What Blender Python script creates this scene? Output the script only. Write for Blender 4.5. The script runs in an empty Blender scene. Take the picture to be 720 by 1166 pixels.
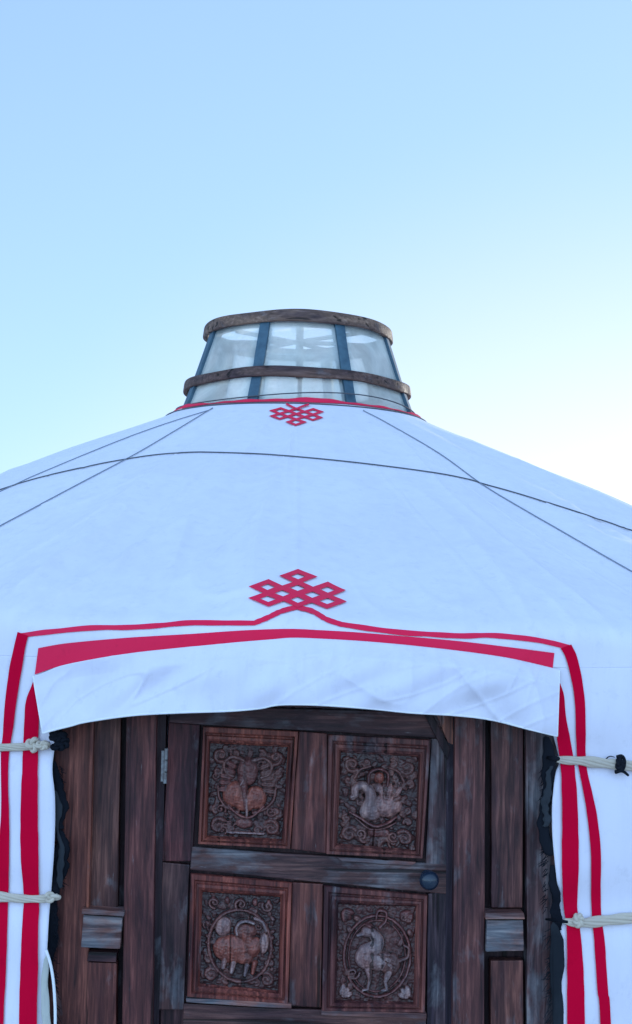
import bpy, bmesh, math, random
import numpy as np
from mathutils import Vector, Matrix
random.seed(4); rng = np.random.default_rng(7)
sc = bpy.context.scene; col = sc.collection
PI = math.pi
# ------------------------------------------------------------------ camera
EYE = np.array([0.0, -6.6, 1.75]); FPX = 1500.0; W, H = 720.0, 1166.0
PITCH = math.radians(4.08); ROLL = math.radians(1.2)
def basis(yaw):
    f = np.array([math.sin(yaw)*math.cos(PITCH), math.cos(yaw)*math.cos(PITCH), math.sin(PITCH)])
    r = np.array([math.cos(yaw), -math.sin(yaw), 0.0]); u = np.cross(r, f)
    return r*math.cos(ROLL)+u*math.sin(ROLL), u*math.cos(ROLL)-r*math.sin(ROLL), f
def project(p, B):
    d = np.asarray(p)-EYE; z = d@B[2]
    return W/2+FPX*(d@B[0])/z, H/2-FPX*(d@B[1])/z
lo, hi = -0.1, 0.1
for _ in range(40):
    m = (lo+hi)/2
    if project((0, 0, 2.95), basis(m))[0] > 339: lo = m
    else: hi = m
B = basis((lo+hi)/2)
cam = bpy.data.cameras.new('camera'); co = bpy.data.objects.new('camera', cam); col.objects.link(co)
co.matrix_world = Matrix(((B[0][0], B[1][0], -B[2][0], EYE[0]), (B[0][1], B[1][1], -B[2][1], EYE[1]), (B[0][2], B[1][2], -B[2][2], EYE[2]), (0, 0, 0, 1)))
cam.sensor_fit = 'HORIZONTAL'; cam.sensor_width = 36; cam.lens = FPX/W*36; cam.clip_end = 6000; cam.clip_start = .05
sc.camera = co
def rays(px):
    px = np.atleast_2d(np.asarray(px, float))
    d = B[2][None]+(px[:, :1]-W/2)/FPX*B[0][None]-(px[:, 1:2]-H/2)/FPX*B[1][None]
    return d
def on_plane(px, y):
    d = rays(px); t = (y-EYE[1])/d[:, 1]
    return EYE+d*t[:, None]
# ------------------------------------------------------------------ noise
class Noise:
    def __init__(s, seed, n=14, lo=.6, hi=1.6):
        r = np.random.default_rng(seed); a = r.uniform(0, PI, n); f = r.uniform(lo, hi, n)
        s.kx = np.cos(a)*f; s.ky = np.sin(a)*f; s.p = r.uniform(0, 2*PI, n); s.n = n
    def __call__(s, x, y):
        x = np.asarray(x, float); y = np.asarray(y, float)
        return np.sin(x[..., None]*s.kx+y[..., None]*s.ky+s.p).sum(-1)/math.sqrt(s.n/2)
nA, nB, nC, nD = Noise(1), Noise(2), Noise(3), Noise(5)
# ------------------------------------------------------------------ the shape of the yurt
RW, ZA, SL = 2.9, 2.94, .43
ROPES_Z = (1.335, .915)
def zroof(r): return ZA-SL*r+.012*np.exp(-(r-.62)/.13)
def bump(x, w): return np.exp(-(x/w)**2)
def disp_wall(th, z):
    s = th*RW
    d = .006*nA(s*3.2, z*1.6)+.0025*nB(s*9, z*4)
    near = np.exp(-np.abs(np.abs(s)-.75)/.35)
    pinch = sum(bump(z-zr, .07) for zr in ROPES_Z)
    d = d-pinch*(.010+.012*near)
    # soft vertical / slanting folds that run away from the laced edge
    fold = np.sin((np.abs(s)+z*.42)*34+1.3*nC(s*2.5, z*2.0))*(.5+.5*np.tanh(nB(s*3, z*2)*1.5))
    d = d+.0075*fold*np.exp(-np.abs(np.abs(s)-1.05)/.30)*(1-bump(z-1.65, .16))
    d = d+.005*nD(s*14-z*10, z*5)*near*(1-.5*pinch)
    return d
def disp_roof(th, r):
    s = th*r
    k = np.clip((r-.7)/1.2, 0, 1)*np.clip((2.95-r)/.2, .35, 1)
    ridge = lambda q, p=3: (1-np.abs(np.tanh(q)))**p
    seams = sum(bump(th-a, .0045) for a in (-.43, -.215, .004, .222, .44))
    cr = ridge(nC(th*17, r*1.5)*1.6)*(.5+.5*np.tanh(nA(th*5, r*2+4)*1.5))+.7*ridge(nD(th*30+r*3, r*1.8)*2)*(.5+.5*np.tanh(nB(th*4+3, r*1.6)*1.5))
    puck = ridge(nB(th*40, (r-2.6)*5)*1.5, 2)*np.exp(-np.abs(r-2.75)/.14)
    return .0030*k*np.cos(th*44+.4)+.017*k*nA(s*1.8, r*2.2)+.0032*k*nB(s*6, r*2.5)+.0035*k*seams+.018*k*cr+.030*k*(1-np.abs(np.tanh(nA(th*7.5+2, r*.7)*1.2)))**2+.012*k*np.sin(th*23+1.5*nB(th*3, r*1.2))+.010*puck*k+.004*k*nC(th*26, r*2.0)
def F(p):
    r = np.hypot(p[:, 0], p[:, 1]); th = np.arctan2(p[:, 0], -p[:, 1]); z = p[:, 2]
    a = (z-zroof(r)-disp_roof(th, r))*.92; b = r-RW-disp_wall(th, z)
    k = .05; h = np.clip(.5+.5*(a-b)/k, 0, 1)
    return b+(a-b)*h+k*h*(1-h)
def bisect(o, d, t0, t1, n=18):
    for _ in range(n):
        tm = (t0+t1)/2; s = F(o+d*tm[:, None]); ins = s < 0
        t1 = np.where(ins, tm, t1); t0 = np.where(ins, t0, tm)
    return o+d*((t0+t1)/2)[:, None]
def on_yurt(px, off=0.0):
    d = rays(px); n = len(d); o = np.repeat(EYE[None], n, 0)
    t1 = np.full(n, np.nan); prev = np.full(n, 3.0); best = np.full(n, 9.); bt = np.full(n, 6.)
    for t in np.arange(3.0, 7.6, .04):
        f = F(o+d*t); hit = np.isnan(t1) & (f < 0); t1[hit] = t
        b = f < best; best[b] = f[b]; bt[b] = t
    miss = np.isnan(t1); t1[miss] = bt[miss]
    p = bisect(o, d, t1-.04, t1.copy()); p[miss] = (o+d*bt[:, None])[miss]
    return p+normal(p)*off
def normal(p):
    e = 2e-3; g = np.stack([F(p+np.eye(3)[i]*e)-F(p-np.eye(3)[i]*e) for i in range(3)], 1)
    return g/np.linalg.norm(g, axis=1)[:, None]
def wall_pt(th, z, off=0.0):
    th = np.asarray(th, float); z = np.asarray(z, float)
    r = RW+disp_wall(th, z)+off
    return np.stack([r*np.sin(th), -r*np.cos(th), z], -1)
# ------------------------------------------------------------------ objects
def tag(o, label=None, cat=None, group=None, kind=None):
    for k, v in (('label', label), ('category', cat), ('group', group), ('kind', kind)):
        if v: o[k] = v
    return o
def link(name, me, mat, parent=None, smooth=True, label=None):
    o = bpy.data.objects.new(name, me); col.objects.link(o)
    if mat: me.materials.append(mat)
    if smooth:
        for p in me.polygons: p.use_smooth = True
    if parent: o.parent = parent
    if label: o['label'] = label
    return o
def attrs(me, tint, rnd):
    n = len(me.vertices)
    a = me.color_attributes.new('tint', 'FLOAT_COLOR', 'POINT')
    t = np.asarray(tint, float)
    if t.ndim == 1: t = np.repeat(t[None], n, 0)
    a.data.foreach_set('color', t.ravel())
    b = me.attributes.new('rnd', 'FLOAT', 'POINT'); b.data.foreach_set('value', np.full(n, rnd, float))
def mesh_of(name, verts, faces):
    me = bpy.data.meshes.new(name); me.from_pydata([tuple(v) for v in verts], [], [tuple(f) for f in faces]); me.update(); return me
def grid_faces(nu, nv, wrap=False):
    f = []
    for j in range(nv-1):
        for i in range(nu if wrap else nu-1):
            a = j*nu+i; b = j*nu+(i+1) % nu
            f.append((a, b, b+nu, a+nu))
    return f
def solid(o, th, off=-1):
    m = o.modifiers.new('thickness', 'SOLIDIFY'); m.thickness = th; m.offset = off; return o
# ------------------------------------------------------------------ materials
def newmat(name):
    m = bpy.data.materials.new(name); m.use_nodes = True; nt = m.node_tree; nt.nodes.clear()
    out = nt.nodes.new('ShaderNodeOutputMaterial'); return m, nt, out
def nd(nt, t, **k):
    n = nt.nodes.new(t)
    for a, b in k.items():
        if a in ('op',): n.operation = b
        elif a.startswith('i_'): n.inputs[a[2:].replace('_', ' ')].default_value = b
        else: setattr(n, a, b)
    return n
def ramp(nt, fac, stops):
    r = nt.nodes.new('ShaderNodeValToRGB'); e = r.color_ramp.elements
    while len(e) < len(stops): e.new(.5)
    for i, (p, c) in enumerate(stops): e[i].position = p; e[i].color = (c[0], c[1], c[2], 1) if hasattr(c, '__len__') else (c, c, c, 1)
    nt.links.new(fac, r.inputs[0]); return r.outputs[0]
def mixc(nt, mode, fac, a, b):
    m = nt.nodes.new('ShaderNodeMix'); m.data_type = 'RGBA'; m.blend_type = mode
    for s, v in ((m.inputs[0], fac), (m.inputs[6], a), (m.inputs[7], b)):
        if isinstance(v, bpy.types.NodeSocket): nt.links.new(v, s)
        else: s.default_value = v if not hasattr(v, '__len__') else (*v[:3], 1)
    return m.outputs[2]
def vmath(nt, op, a, b):
    m = nt.nodes.new('ShaderNodeVectorMath'); m.operation = op
    for s, v in ((m.inputs[0], a), (m.inputs[1], b)):
        if isinstance(v, bpy.types.NodeSocket): nt.links.new(v, s)
        else: s.default_value = v
    return m.outputs[0]
def noise(nt, vec, scale, detail=5, rough=.55, dist=0):
    n = nt.nodes.new('ShaderNodeTexNoise'); n.inputs['Scale'].default_value = scale; n.inputs['Detail'].default_value = detail
    n.inputs['Roughness'].default_value = rough; n.inputs['Distortion'].default_value = dist; nt.links.new(vec, n.inputs['Vector']); return n.outputs['Fac']
def bumpn(nt, h, strength, dist, prev=None):
    b = nt.nodes.new('ShaderNodeBump'); b.inputs['Strength'].default_value = strength; b.inputs['Distance'].default_value = dist
    nt.links.new(h, b.inputs['Height'])
    if prev: nt.links.new(prev, b.inputs['Normal'])
    return b.outputs[0]

def wood_mat(name, axis, dark, mid, light, rough=.5, carve=False):
    """weathered painted timber; tint attribute rgb multiplies, alpha = how worn and grey"""
    m, nt, out = newmat(name)
    tc = nd(nt, 'ShaderNodeTexCoord').outputs['Object']
    rn = nd(nt, 'ShaderNodeAttribute', attribute_name='rnd').outputs['Fac']
    at = nd(nt, 'ShaderNodeAttribute', attribute_name='tint')
    cb = nt.nodes.new('ShaderNodeCombineXYZ')
    for i in range(3): nt.links.new(rn, cb.inputs[i])
    v0 = vmath(nt, 'ADD', tc, vmath(nt, 'MULTIPLY', cb.outputs[0], (7.3, 3.1, 5.7)))
    st = {'x': (2.2, 34, 34), 'z': (34, 34, 2.2)}[axis]
    vg = vmath(nt, 'MULTIPLY', v0, st)
    grain = noise(nt, vg, 2.2, 7, .62, .5)
    fine = noise(nt, vmath(nt, 'MULTIPLY', v0, {'x': (6, 190, 190), 'z': (190, 190, 6)}[axis]), 1.2, 3, .6)
    patch = noise(nt, vmath(nt, 'MULTIPLY', v0, {'x': (2.5, 6, 6), 'z': (6, 6, 2.5)}[axis]), 2.2, 6, .62, .3)
    base = ramp(nt, grain, [(.29, dark), (.52, mid), (.74, light)])
    dk = noise(nt, vmath(nt, 'MULTIPLY', v0, {'x': (1.6, 3.5, 9), 'z': (9, 3.5, 1.6)}[axis]), 1.3, 5, .6, .6)
    base = mixc(nt, 'MULTIPLY', .25 if carve else .85, base, ramp(nt, dk, [(.36, (.30, .28, .45)), (.60, (1.25, 1.2, 1.15))]))
    base = mixc(nt, 'MULTIPLY', .3 if carve else .55, base, ramp(nt, fine, [(.3, .5), (.62, 1.0)]))
    base = mixc(nt, 'MULTIPLY', 1.0, base, at.outputs['Color'])
    grey = ramp(nt, grain, [(.24, (.035, .038, .052)), (.5, (.125, .122, .138)), (.76, (.34, .31, .31))])
    wf = nt.nodes.new('ShaderNodeMath'); wf.operation = 'ADD'
    sub = nt.nodes.new('ShaderNodeMath'); sub.operation = 'MULTIPLY_ADD'; nt.links.new(patch, sub.inputs[0]); sub.inputs[1].default_value = 1.4 if carve else 4.6; sub.inputs[2].default_value = -.95 if carve else -2.75
    nt.links.new(sub.outputs[0], wf.inputs[0]); nt.links.new(at.outputs['Alpha'], wf.inputs[1]); wf.use_clamp = True
    base = mixc(nt, 'MIX', wf.outputs[0], base, grey)
    # dust flecks and rubbed scratches
    fl = ramp(nt, noise(nt, vmath(nt, 'MULTIPLY', v0, {'x': (9, 60, 60), 'z': (60, 60, 9)}[axis]), 1.6, 4, .7), [(.68, 0.0), (.80, .45)])
    base = mixc(nt, 'MIX', fl, base, (.30, .29, .31))
    cr = ramp(nt, noise(nt, vmath(nt, 'MULTIPLY', v0, {'x': (1.1, 42, 42), 'z': (42, 42, 1.1)}[axis]), 1.0, 2, .4), [(.30, 0.0), (.345, 1.0)])
    base = mixc(nt, 'MULTIPLY', .75, base, cr)
    p = nd(nt, 'ShaderNodeBsdfPrincipled'); nt.links.new(base, p.inputs['Base Color'])
    rr = ramp(nt, patch, [(.3, rough-.12), (.7, rough+.2)]); nt.links.new(rr, p.inputs['Roughness']); p.inputs['Specular IOR Level'].default_value = .42 if carve else .26
    n1 = bumpn(nt, grain, .5, .004); n2 = bumpn(nt, fine, .35, .0015, n1); n3 = bumpn(nt, cr, .6, .004, n2)
    nt.links.new(n3, p.inputs['Normal']); nt.links.new(p.outputs[0], out.inputs[0]); return m
WV = wood_mat('door timber upright', 'z', (.024, .012, .014), (.096, .041, .035), (.235, .112, .086))
WH = wood_mat('door timber level', 'x', (.024, .012, .014), (.096, .041, .035), (.235, .112, .086))
WC = wood_mat('carved timber', 'z', (.030, .015, .015), (.078, .036, .032), (.15, .075, .06), .36, True)
HOOP = wood_mat('hoop timber', 'x', (.10, .062, .045), (.19, .115, .085), (.33, .22, .17), .6)

def cloth_mat(name, colr, stain, rough=.75, trans=.0, weave=900, streak=True, sheen=.15, spec=.25):
    m, nt, out = newmat(name)
    tc = nd(nt, 'ShaderNodeTexCoord').outputs['Object']
    big = noise(nt, tc, 1.7, 6, .6, .4)
    base = mixc(nt, 'MIX', ramp(nt, big, [(.38, 0.0), (.75, .5)]), colr, stain)
    if streak:
        s = noise(nt, vmath(nt, 'MULTIPLY', tc, (9, 9, 1.3)), 2.0, 5, .6, .3)
        base = mixc(nt, 'MULTIPLY', .3, base, ramp(nt, s, [(.33, .84), (.6, 1.0)]))
    dirt = noise(nt, tc, 22, 6, .75)
    base = mixc(nt, 'MULTIPLY', .5, base, ramp(nt, dirt, [(.26, .78), (.45, 1.0)]))
    p = nd(nt, 'ShaderNodeBsdfPrincipled'); nt.links.new(base, p.inputs['Base Color'])
    p.inputs['Roughness'].default_value = rough; p.inputs['Specular IOR Level'].default_value = spec
    p.inputs['Sheen Weight'].default_value = sheen
    wv = noise(nt, tc, weave, 2, .5); crk = noise(nt, tc, 26, 4, .6, .8); cr2 = noise(nt, vmath(nt, 'MULTIPLY', tc, (6, 6, 2.2)), 1.6, 5, .55, 1.2)
    n = bumpn(nt, cr2, .22, .010); n = bumpn(nt, crk, .14, .0022, n); n = bumpn(nt, wv, .25, .0005, n)
    nt.links.new(n, p.inputs['Normal'])
    if trans:
        t = nd(nt, 'ShaderNodeBsdfTranslucent'); nt.links.new(base, t.inputs[0]); mx = nd(nt, 'ShaderNodeMixShader'); mx.inputs[0].default_value = trans
        nt.links.new(p.outputs[0], mx.inputs[1]); nt.links.new(t.outputs[0], mx.inputs[2]); nt.links.new(mx.outputs[0], out.inputs[0])
    else: nt.links.new(p.outputs[0], out.inputs[0])
    return m
CANVAS = cloth_mat('white canvas', (.77, .742, .84), (.66, .63, .75))
FLAPM = cloth_mat('white flap canvas', (.74, .715, .82), (.64, .61, .73))
RED = cloth_mat('crimson ribbon', (.60, .001, .030), (.50, .001, .030), .7, streak=False, sheen=0, spec=.03)
REDF = cloth_mat('faded crimson ribbon', (.82, .016, .072), (.68, .035, .10), .75, streak=False, sheen=.04, spec=.1)
HEMM = cloth_mat('hem cloth', (.80, .79, .84), (.74, .73, .78), streak=False)
CREAM = cloth_mat('cream wool felt', (.50, .50, .46), (.30, .31, .29), .95, weave=300)
ROPEM = cloth_mat('cream cotton webbing', (.58, .50, .41), (.36, .31, .26), .9, weave=700)
CORD = cloth_mat('dark horsehair cord', (.075, .085, .10), (.14, .15, .17), .8, streak=False)
CORDL = cloth_mat('grey horsehair cord', (.19, .22, .28), (.27, .30, .35), .8, streak=False)
FELT = cloth_mat('black felt', (.005, .006, .010), (.03, .034, .045), .95, weave=260, sheen=0, spec=.05)
GREYF = cloth_mat('grey ragged felt', (.016, .019, .025), (.10, .11, .125), .95, weave=240, sheen=0, spec=.05)
def simple(name, c, rough=.5, metal=0, c2=None, sc_=30):
    m, nt, out = newmat(name); tc = nd(nt, 'ShaderNodeTexCoord').outputs['Object']
    n = noise(nt, tc, sc_, 6, .65)
    p = nd(nt, 'ShaderNodeBsdfPrincipled'); nt.links.new(mixc(nt, 'MIX', ramp(nt, n, [(.35, 0.0), (.7, 1.0)]), c, c2 or c), p.inputs['Base Color'])
    nt.links.new(ramp(nt, n, [(.3, max(0, rough-.1)), (.7, rough+.15)]), p.inputs['Roughness']); p.inputs['Metallic'].default_value = metal
    nt.links.new(bumpn(nt, n, .3, .002), p.inputs['Normal']); nt.links.new(p.outputs[0], out.inputs[0]); return m
BLUE = simple('faded blue painted slat', (.020, .062, .100), .5, 0, (.06, .13, .18), 18)
METAL = simple('zinc', (.22, .22, .23), .5, .5, (.12, .10, .10), 60)
KNOB = simple('blue black enamel', (.008, .016, .035), .16, 0, (.012, .025, .045), 20)
IRON = simple('dark iron', (.015, .015, .02), .5, .3, (.04, .03, .03), 60)
def glass_mat():
    m, nt, out = newmat('clouded plastic pane')
    tc = nd(nt, 'ShaderNodeTexCoord').outputs['Object']
    n = noise(nt, tc, 5.0, 6, .6, .6); n2 = noise(nt, vmath(nt, 'MULTIPLY', tc, (1, 1, .3)), 26, 4, .6)
    tr = nd(nt, 'ShaderNodeBsdfTransparent'); tr.inputs[0].default_value = (.93, .97, .99, 1)
    df = nd(nt, 'ShaderNodeBsdfDiffuse'); df.inputs[0].default_value = (.66, .74, .80, 1)
    tl = nd(nt, 'ShaderNodeBsdfTranslucent'); tl.inputs[0].default_value = (.78, .86, .92, 1)
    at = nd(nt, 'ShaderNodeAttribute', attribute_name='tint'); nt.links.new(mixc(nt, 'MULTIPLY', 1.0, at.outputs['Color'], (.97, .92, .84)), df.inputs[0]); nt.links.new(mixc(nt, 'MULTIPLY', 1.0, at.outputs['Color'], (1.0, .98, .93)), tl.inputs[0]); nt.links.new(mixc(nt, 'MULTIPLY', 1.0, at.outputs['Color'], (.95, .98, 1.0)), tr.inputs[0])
    gl = nd(nt, 'ShaderNodeBsdfGlossy'); gl.inputs['Roughness'].default_value = .12
    nt.links.new(bumpn(nt, n2, .35, .01), gl.inputs['Normal'])
    a = nd(nt, 'ShaderNodeMixShader'); a.inputs[0].default_value = .25; nt.links.new(df.outputs[0], a.inputs[1]); nt.links.new(tl.outputs[0], a.inputs[2])
    b = nd(nt, 'ShaderNodeMixShader'); nt.links.new(ramp(nt, n, [(.32, .48), (.68, .84)]), b.inputs[0]); nt.links.new(tr.outputs[0], b.inputs[1]); nt.links.new(a.outputs[0], b.inputs[2])
    fr = nd(nt, 'ShaderNodeFresnel'); fr.inputs[0].default_value = 1.45
    c = nd(nt, 'ShaderNodeMixShader'); nt.links.new(fr.outputs[0], c.inputs[0]); nt.links.new(b.outputs[0], c.inputs[1]); nt.links.new(gl.outputs[0], c.inputs[2])
    nt.links.new(c.outputs[0], out.inputs[0]); return m
GLASS = glass_mat()
def ground_mat():
    m, nt, out = newmat('pale gravel')
    tc = nd(nt, 'ShaderNodeTexCoord').outputs['Object']
    a = noise(nt, tc, .6, 8, .65); b = noise(nt, tc, 14, 6, .7)
    base = mixc(nt, 'MIX', ramp(nt, a, [(.35, 0.0), (.65, 1.0)]), (.50, .48, .46), (.68, .66, .66))
    base = mixc(nt, 'MULTIPLY', .6, base, ramp(nt, b, [(.3, .7), (.65, 1.0)]))
    p = nd(nt, 'ShaderNodeBsdfPrincipled'); nt.links.new(base, p.inputs['Base Color']); p.inputs['Roughness'].default_value = .95
    nt.links.new(bumpn(nt, b, .6, .03), p.inputs['Normal']); nt.links.new(p.outputs[0], out.inputs[0]); return m

# ------------------------------------------------------------------ curves of pixels on the yurt
def catmull(pts, n):
    P = np.asarray(pts, float); P = np.vstack([2*P[0]-P[1], P, 2*P[-1]-P[-2]]); m = len(P)-3
    L = np.hypot(*(P[2:-1]-P[1:-2])[:, :2].T); cum = np.concatenate([[0], np.cumsum(L)])
    s = np.linspace(0, cum[-1], n); i = np.clip(np.searchsorted(cum, s, 'right')-1, 0, m-1); t = ((s-cum[i])/np.maximum(L[i], 1e-9))[:, None]
    p0, p1, p2, p3 = P[i], P[i+1], P[i+2], P[i+3]
    return .5*((2*p1)+(-p0+p2)*t+(2*p0-5*p1+4*p2-p3)*t*t+(-p0+3*p1-3*p2+p3)*t**3)
def linear(pts, n):
    P = np.asarray(pts, float); L = np.hypot(*(P[1:]-P[:-1])[:, :2].T); cum = np.concatenate([[0], np.cumsum(L)])
    s = np.linspace(0, cum[-1], n); return np.stack([np.interp(s, cum, P[:, k]) for k in range(P.shape[1])], 1)

# =================================================================== SETTING
gm = mesh_of('ground', *(lambda n: ([(x, y, 0.0) for y in np.linspace(-2500, 2500, n) for x in np.linspace(-2500, 2500, n)], grid_faces(n, n)))(21))
tag(link('ground', gm, ground_mat(), smooth=False), kind='structure')

yurt = bpy.data.objects.new('yurt', None); col.objects.link(yurt)
tag(yurt, 'round white canvas yurt with crimson borders, carved wooden door and glazed crown', 'yurt')
def part(name, verts, faces, mat, parent=yurt, smooth=True, tint=(1, 1, 1, 0), rnd=None, label=None):
    me = mesh_of(name, verts, faces); attrs(me, tint, random.random() if rnd is None else rnd)
    return link(name, me, mat, parent, smooth, label)

# ---- roof cover: polar rays from inside
th = np.concatenate([np.linspace(-PI, -.5, 110, endpoint=False), np.linspace(-.5, .5, 420), np.linspace(.5, PI, 110)[1:-1]]); nth = len(th)
zseam = 1.588
prof = []   # (r,z) base polyline from rim to seam
for r in np.linspace(.615, 2.82, 150): prof.append((r, ZA-SL*r))
for a in np.linspace(0, 1, 14)[1:]: prof.append((2.82+.08*a, 1.727-.05*a*a-.02*a))
for z in np.linspace(1.655, zseam, 12)[1:]: prof.append((2.9, z))
prof = np.array(prof); Cz = 1.0
T, R_ = np.meshgrid(th, prof[:, 0]); _, Z_ = np.meshgrid(th, prof[:, 1])
dirs = np.stack([R_*np.sin(T), -R_*np.cos(T), Z_-Cz], -1).reshape(-1, 3)
o0 = np.repeat(np.array([[0, 0, Cz]]), len(dirs), 0)
pts = bisect(o0, dirs, np.full(len(dirs), 1.25), np.full(len(dirs), .75))
P3 = pts.reshape(len(prof), nth, 3)
# lowest rows: exact wall cylinder 5 mm proud of the wall cover
roof = part('roof_cover', P3.reshape(-1, 3), [f[::-1] for f in grid_faces(nth, len(prof), True)], CANVAS)
# ---- wall cover with door opening
LEDGE = [(66, 760), (64, 800), (63, 835), (59, 862), (58, 880), (61, 910), (60.5, 957), (57, 1010), (54, 1045), (52, 1082), (50, 1120), (48, 1166), (46, 1300), (46, 1400)]
REDGE = [(628, 760), (629, 800), (631, 835), (638, 866), (634, 880), (631, 905), (630, 930), (631, 960), (636, 1010), (640, 1045), (639, 1062), (638, 1090), (636, 1120), (639, 1166), (642, 1300), (643, 1400)]
def edge_theta(px):
    p = on_yurt(catmull(px, 160)); return p[::-1, 2], np.arctan2(p[::-1, 0], -p[::-1, 1])
zl, tl = edge_theta(LEDGE); zr, tr = edge_theta(REDGE)
zs = np.linspace(.0, zseam+.004, 190); NW = 620
u = np.concatenate([np.linspace(0, .13, 230, endpoint=False), np.linspace(.13, .87, 160, endpoint=False), np.linspace(.87, 1, 230)])
rows = []
for z in zs:
    a = np.interp(z, zr, tr); b = 2*PI+np.interp(z, zl, tl)
    t = a+(b-a)*u; tw = (t+PI) % (2*PI)-PI
    hem = -.004*np.exp(-((u)*(b-a)*RW/.02))-.010*np.exp(-((1-u)*(b-a)*RW/.02))
    rows.append(wall_pt(tw, np.full_like(tw, z), -.0006)+np.stack([np.sin(tw)*hem, -np.cos(tw)*hem, 0*hem], -1))
wall = part('wall_cover', np.array(rows).reshape(-1, 3), grid_faces(len(u), len(zs)), CANVAS); solid(wall, .004, -1)

# ---- crimson stripes
def ribbon(name, path, mat=RED, off=.0045, n=None, cross=4, smoothpath=True, label=None, parent=yurt):
    """path rows: x, y, width, angle of cross line in degrees (0 = level)"""
    n = n or 240
    c = catmull(path, n) if smoothpath else linear(path, n)
    c[:, 2] *= 1+.014*nA(np.arange(n)*.5, c[:, 0]*0)
    a = np.radians(c[:, 3]); v = []
    for k in range(cross+1):
        s = (k/cross-.5)*c[:, 2]; v.append(np.stack([c[:, 0]+np.cos(a)*s, c[:, 1]+np.sin(a)*s], 1))
    V = np.stack(v, 1).reshape(-1, 2)
    P = on_yurt(V, off)
    o = part(name, P, grid_faces(cross+1, n), mat, parent, label=label); return o
def strip_edges(name, top, bot, mat=RED, off=.003, n=260, cross=4, ends=None, **k):
    A = linear(top, n); Bq = linear(bot, n); V = np.stack([A+(Bq-A)*j/cross for j in range(cross+1)], 1).reshape(-1, 2)
    return part(name, on_yurt(V, off), grid_faces(cross+1, n), mat, **k)
def smooth_pts(pts, n=60): return catmull(pts, n)
# thin outer border
OL = [(13, 800, 13, 0), (10, 831, 11, 0), (6.5, 860, 9, 0), (6, 890, 8, 0), (6.5, 925, 9, 0), (5.5, 960, 12, 0), (4, 1000, 14, 0), (2, 1060, 14, 0), (0, 1120, 14, 0), (-2, 1166, 14, 0), (-8, 1400, 14, 0)]
ribbon('border_stripe', [(27, 722, 13, 20), (23.5, 736, 13, 4), (18, 765, 14, 0)]+OL)
ribbon('border_stripe', [(644, 736, 13, -20), (650, 748, 13, -6), (656, 772, 12, 0), (660, 800, 11.5, 0), (661, 835, 11, 0), (661.5, 860, 10, 0), (664, 880, 9, 0), (669, 903, 10, 0), (674, 930, 11, 0), (678, 970, 11.5, 0), (678, 1015, 11, 0), (679, 1045, 11, 0), (682, 1070, 12, 0), (684, 1100, 12, 0), (686, 1130, 12, 0), (689, 1166, 12, 0), (696, 1400, 12, 0)])
def line_strip(name, pts, w, **k):
    k.setdefault('mat', REDF)
    c = catmull(pts, 80); d = np.gradient(c, axis=0); nrm = np.stack([-d[:, 1], d[:, 0]], 1); nrm /= np.linalg.norm(nrm, axis=1)[:, None]
    ww = w*(1+.09*nB(np.linspace(0, 40, 80), np.zeros(80))*.6)
    return strip_edges(name, c-nrm*ww[:, None]/2, c+nrm*ww[:, None]/2, **k)
line_strip('border_stripe', [(23, 724), (45, 721), (64, 719), (95, 716), (120, 715), (145, 715), (180, 713), (215, 710), (250, 710), (291, 710)], 5.6)
line_strip('border_stripe', [(289, 710.3), (305, 704), (320, 697), (338, 692.2)], 5.6)
line_strip('border_stripe', [(338, 692.2), (356, 697), (372, 706), (390, 712)], 5.6)
line_strip('border_stripe', [(387, 711.3), (425, 717), (460, 721), (485, 722.5), (525, 724.5), (560, 724), (600, 727.5), (622, 731), (648, 737)], 5.8)
# thick inner band over the door, then the two uprights
BT = [(44, 738), (65, 734), (90, 731), (150, 726), (220, 722), (280, 718), (330, 716.5), (365, 718), (400, 720), (450, 724), (520, 730), (580, 737), (631, 743.5)]
BB = [(40, 768), (70, 758), (110, 750), (150, 744), (200, 738.5), (260, 732.5), (310, 728.5), (340, 727), (400, 730), (460, 735), (520, 741.5), (570, 748.5), (629, 762)]
strip_edges('border_band', smooth_pts(BT, 80), smooth_pts(BB, 80), REDF)
ribbon('border_band', [(43, 770, 5, 0), (41, 782, 10, 0), (38, 800, 16, 0), (36, 838, 17, 0), (35, 875, 18, 0), (34, 925, 19.5, 0), (34.5, 975, 20, 0), (36, 1010, 18, 0), (36.5, 1030, 18, 0), (35, 1060, 19, 0), (34, 1110, 20, 0), (32.5, 1166, 20, 0), (30, 1400, 20, 0)])
ribbon('border_band', [(636, 778, 3, 0), (638, 792, 8, 0), (639, 815, 10, 0), (641.5, 841, 15, 0), (646, 875, 16, 0), (648.5, 925, 18, 0), (649, 985, 19, 0), (649, 1030, 16, 0), (651.5, 1050, 15, 0), (653.5, 1075, 17, 0), (655, 1115, 19, 0), (655.5, 1166, 20, 0), (658, 1400, 20, 0)])
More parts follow.
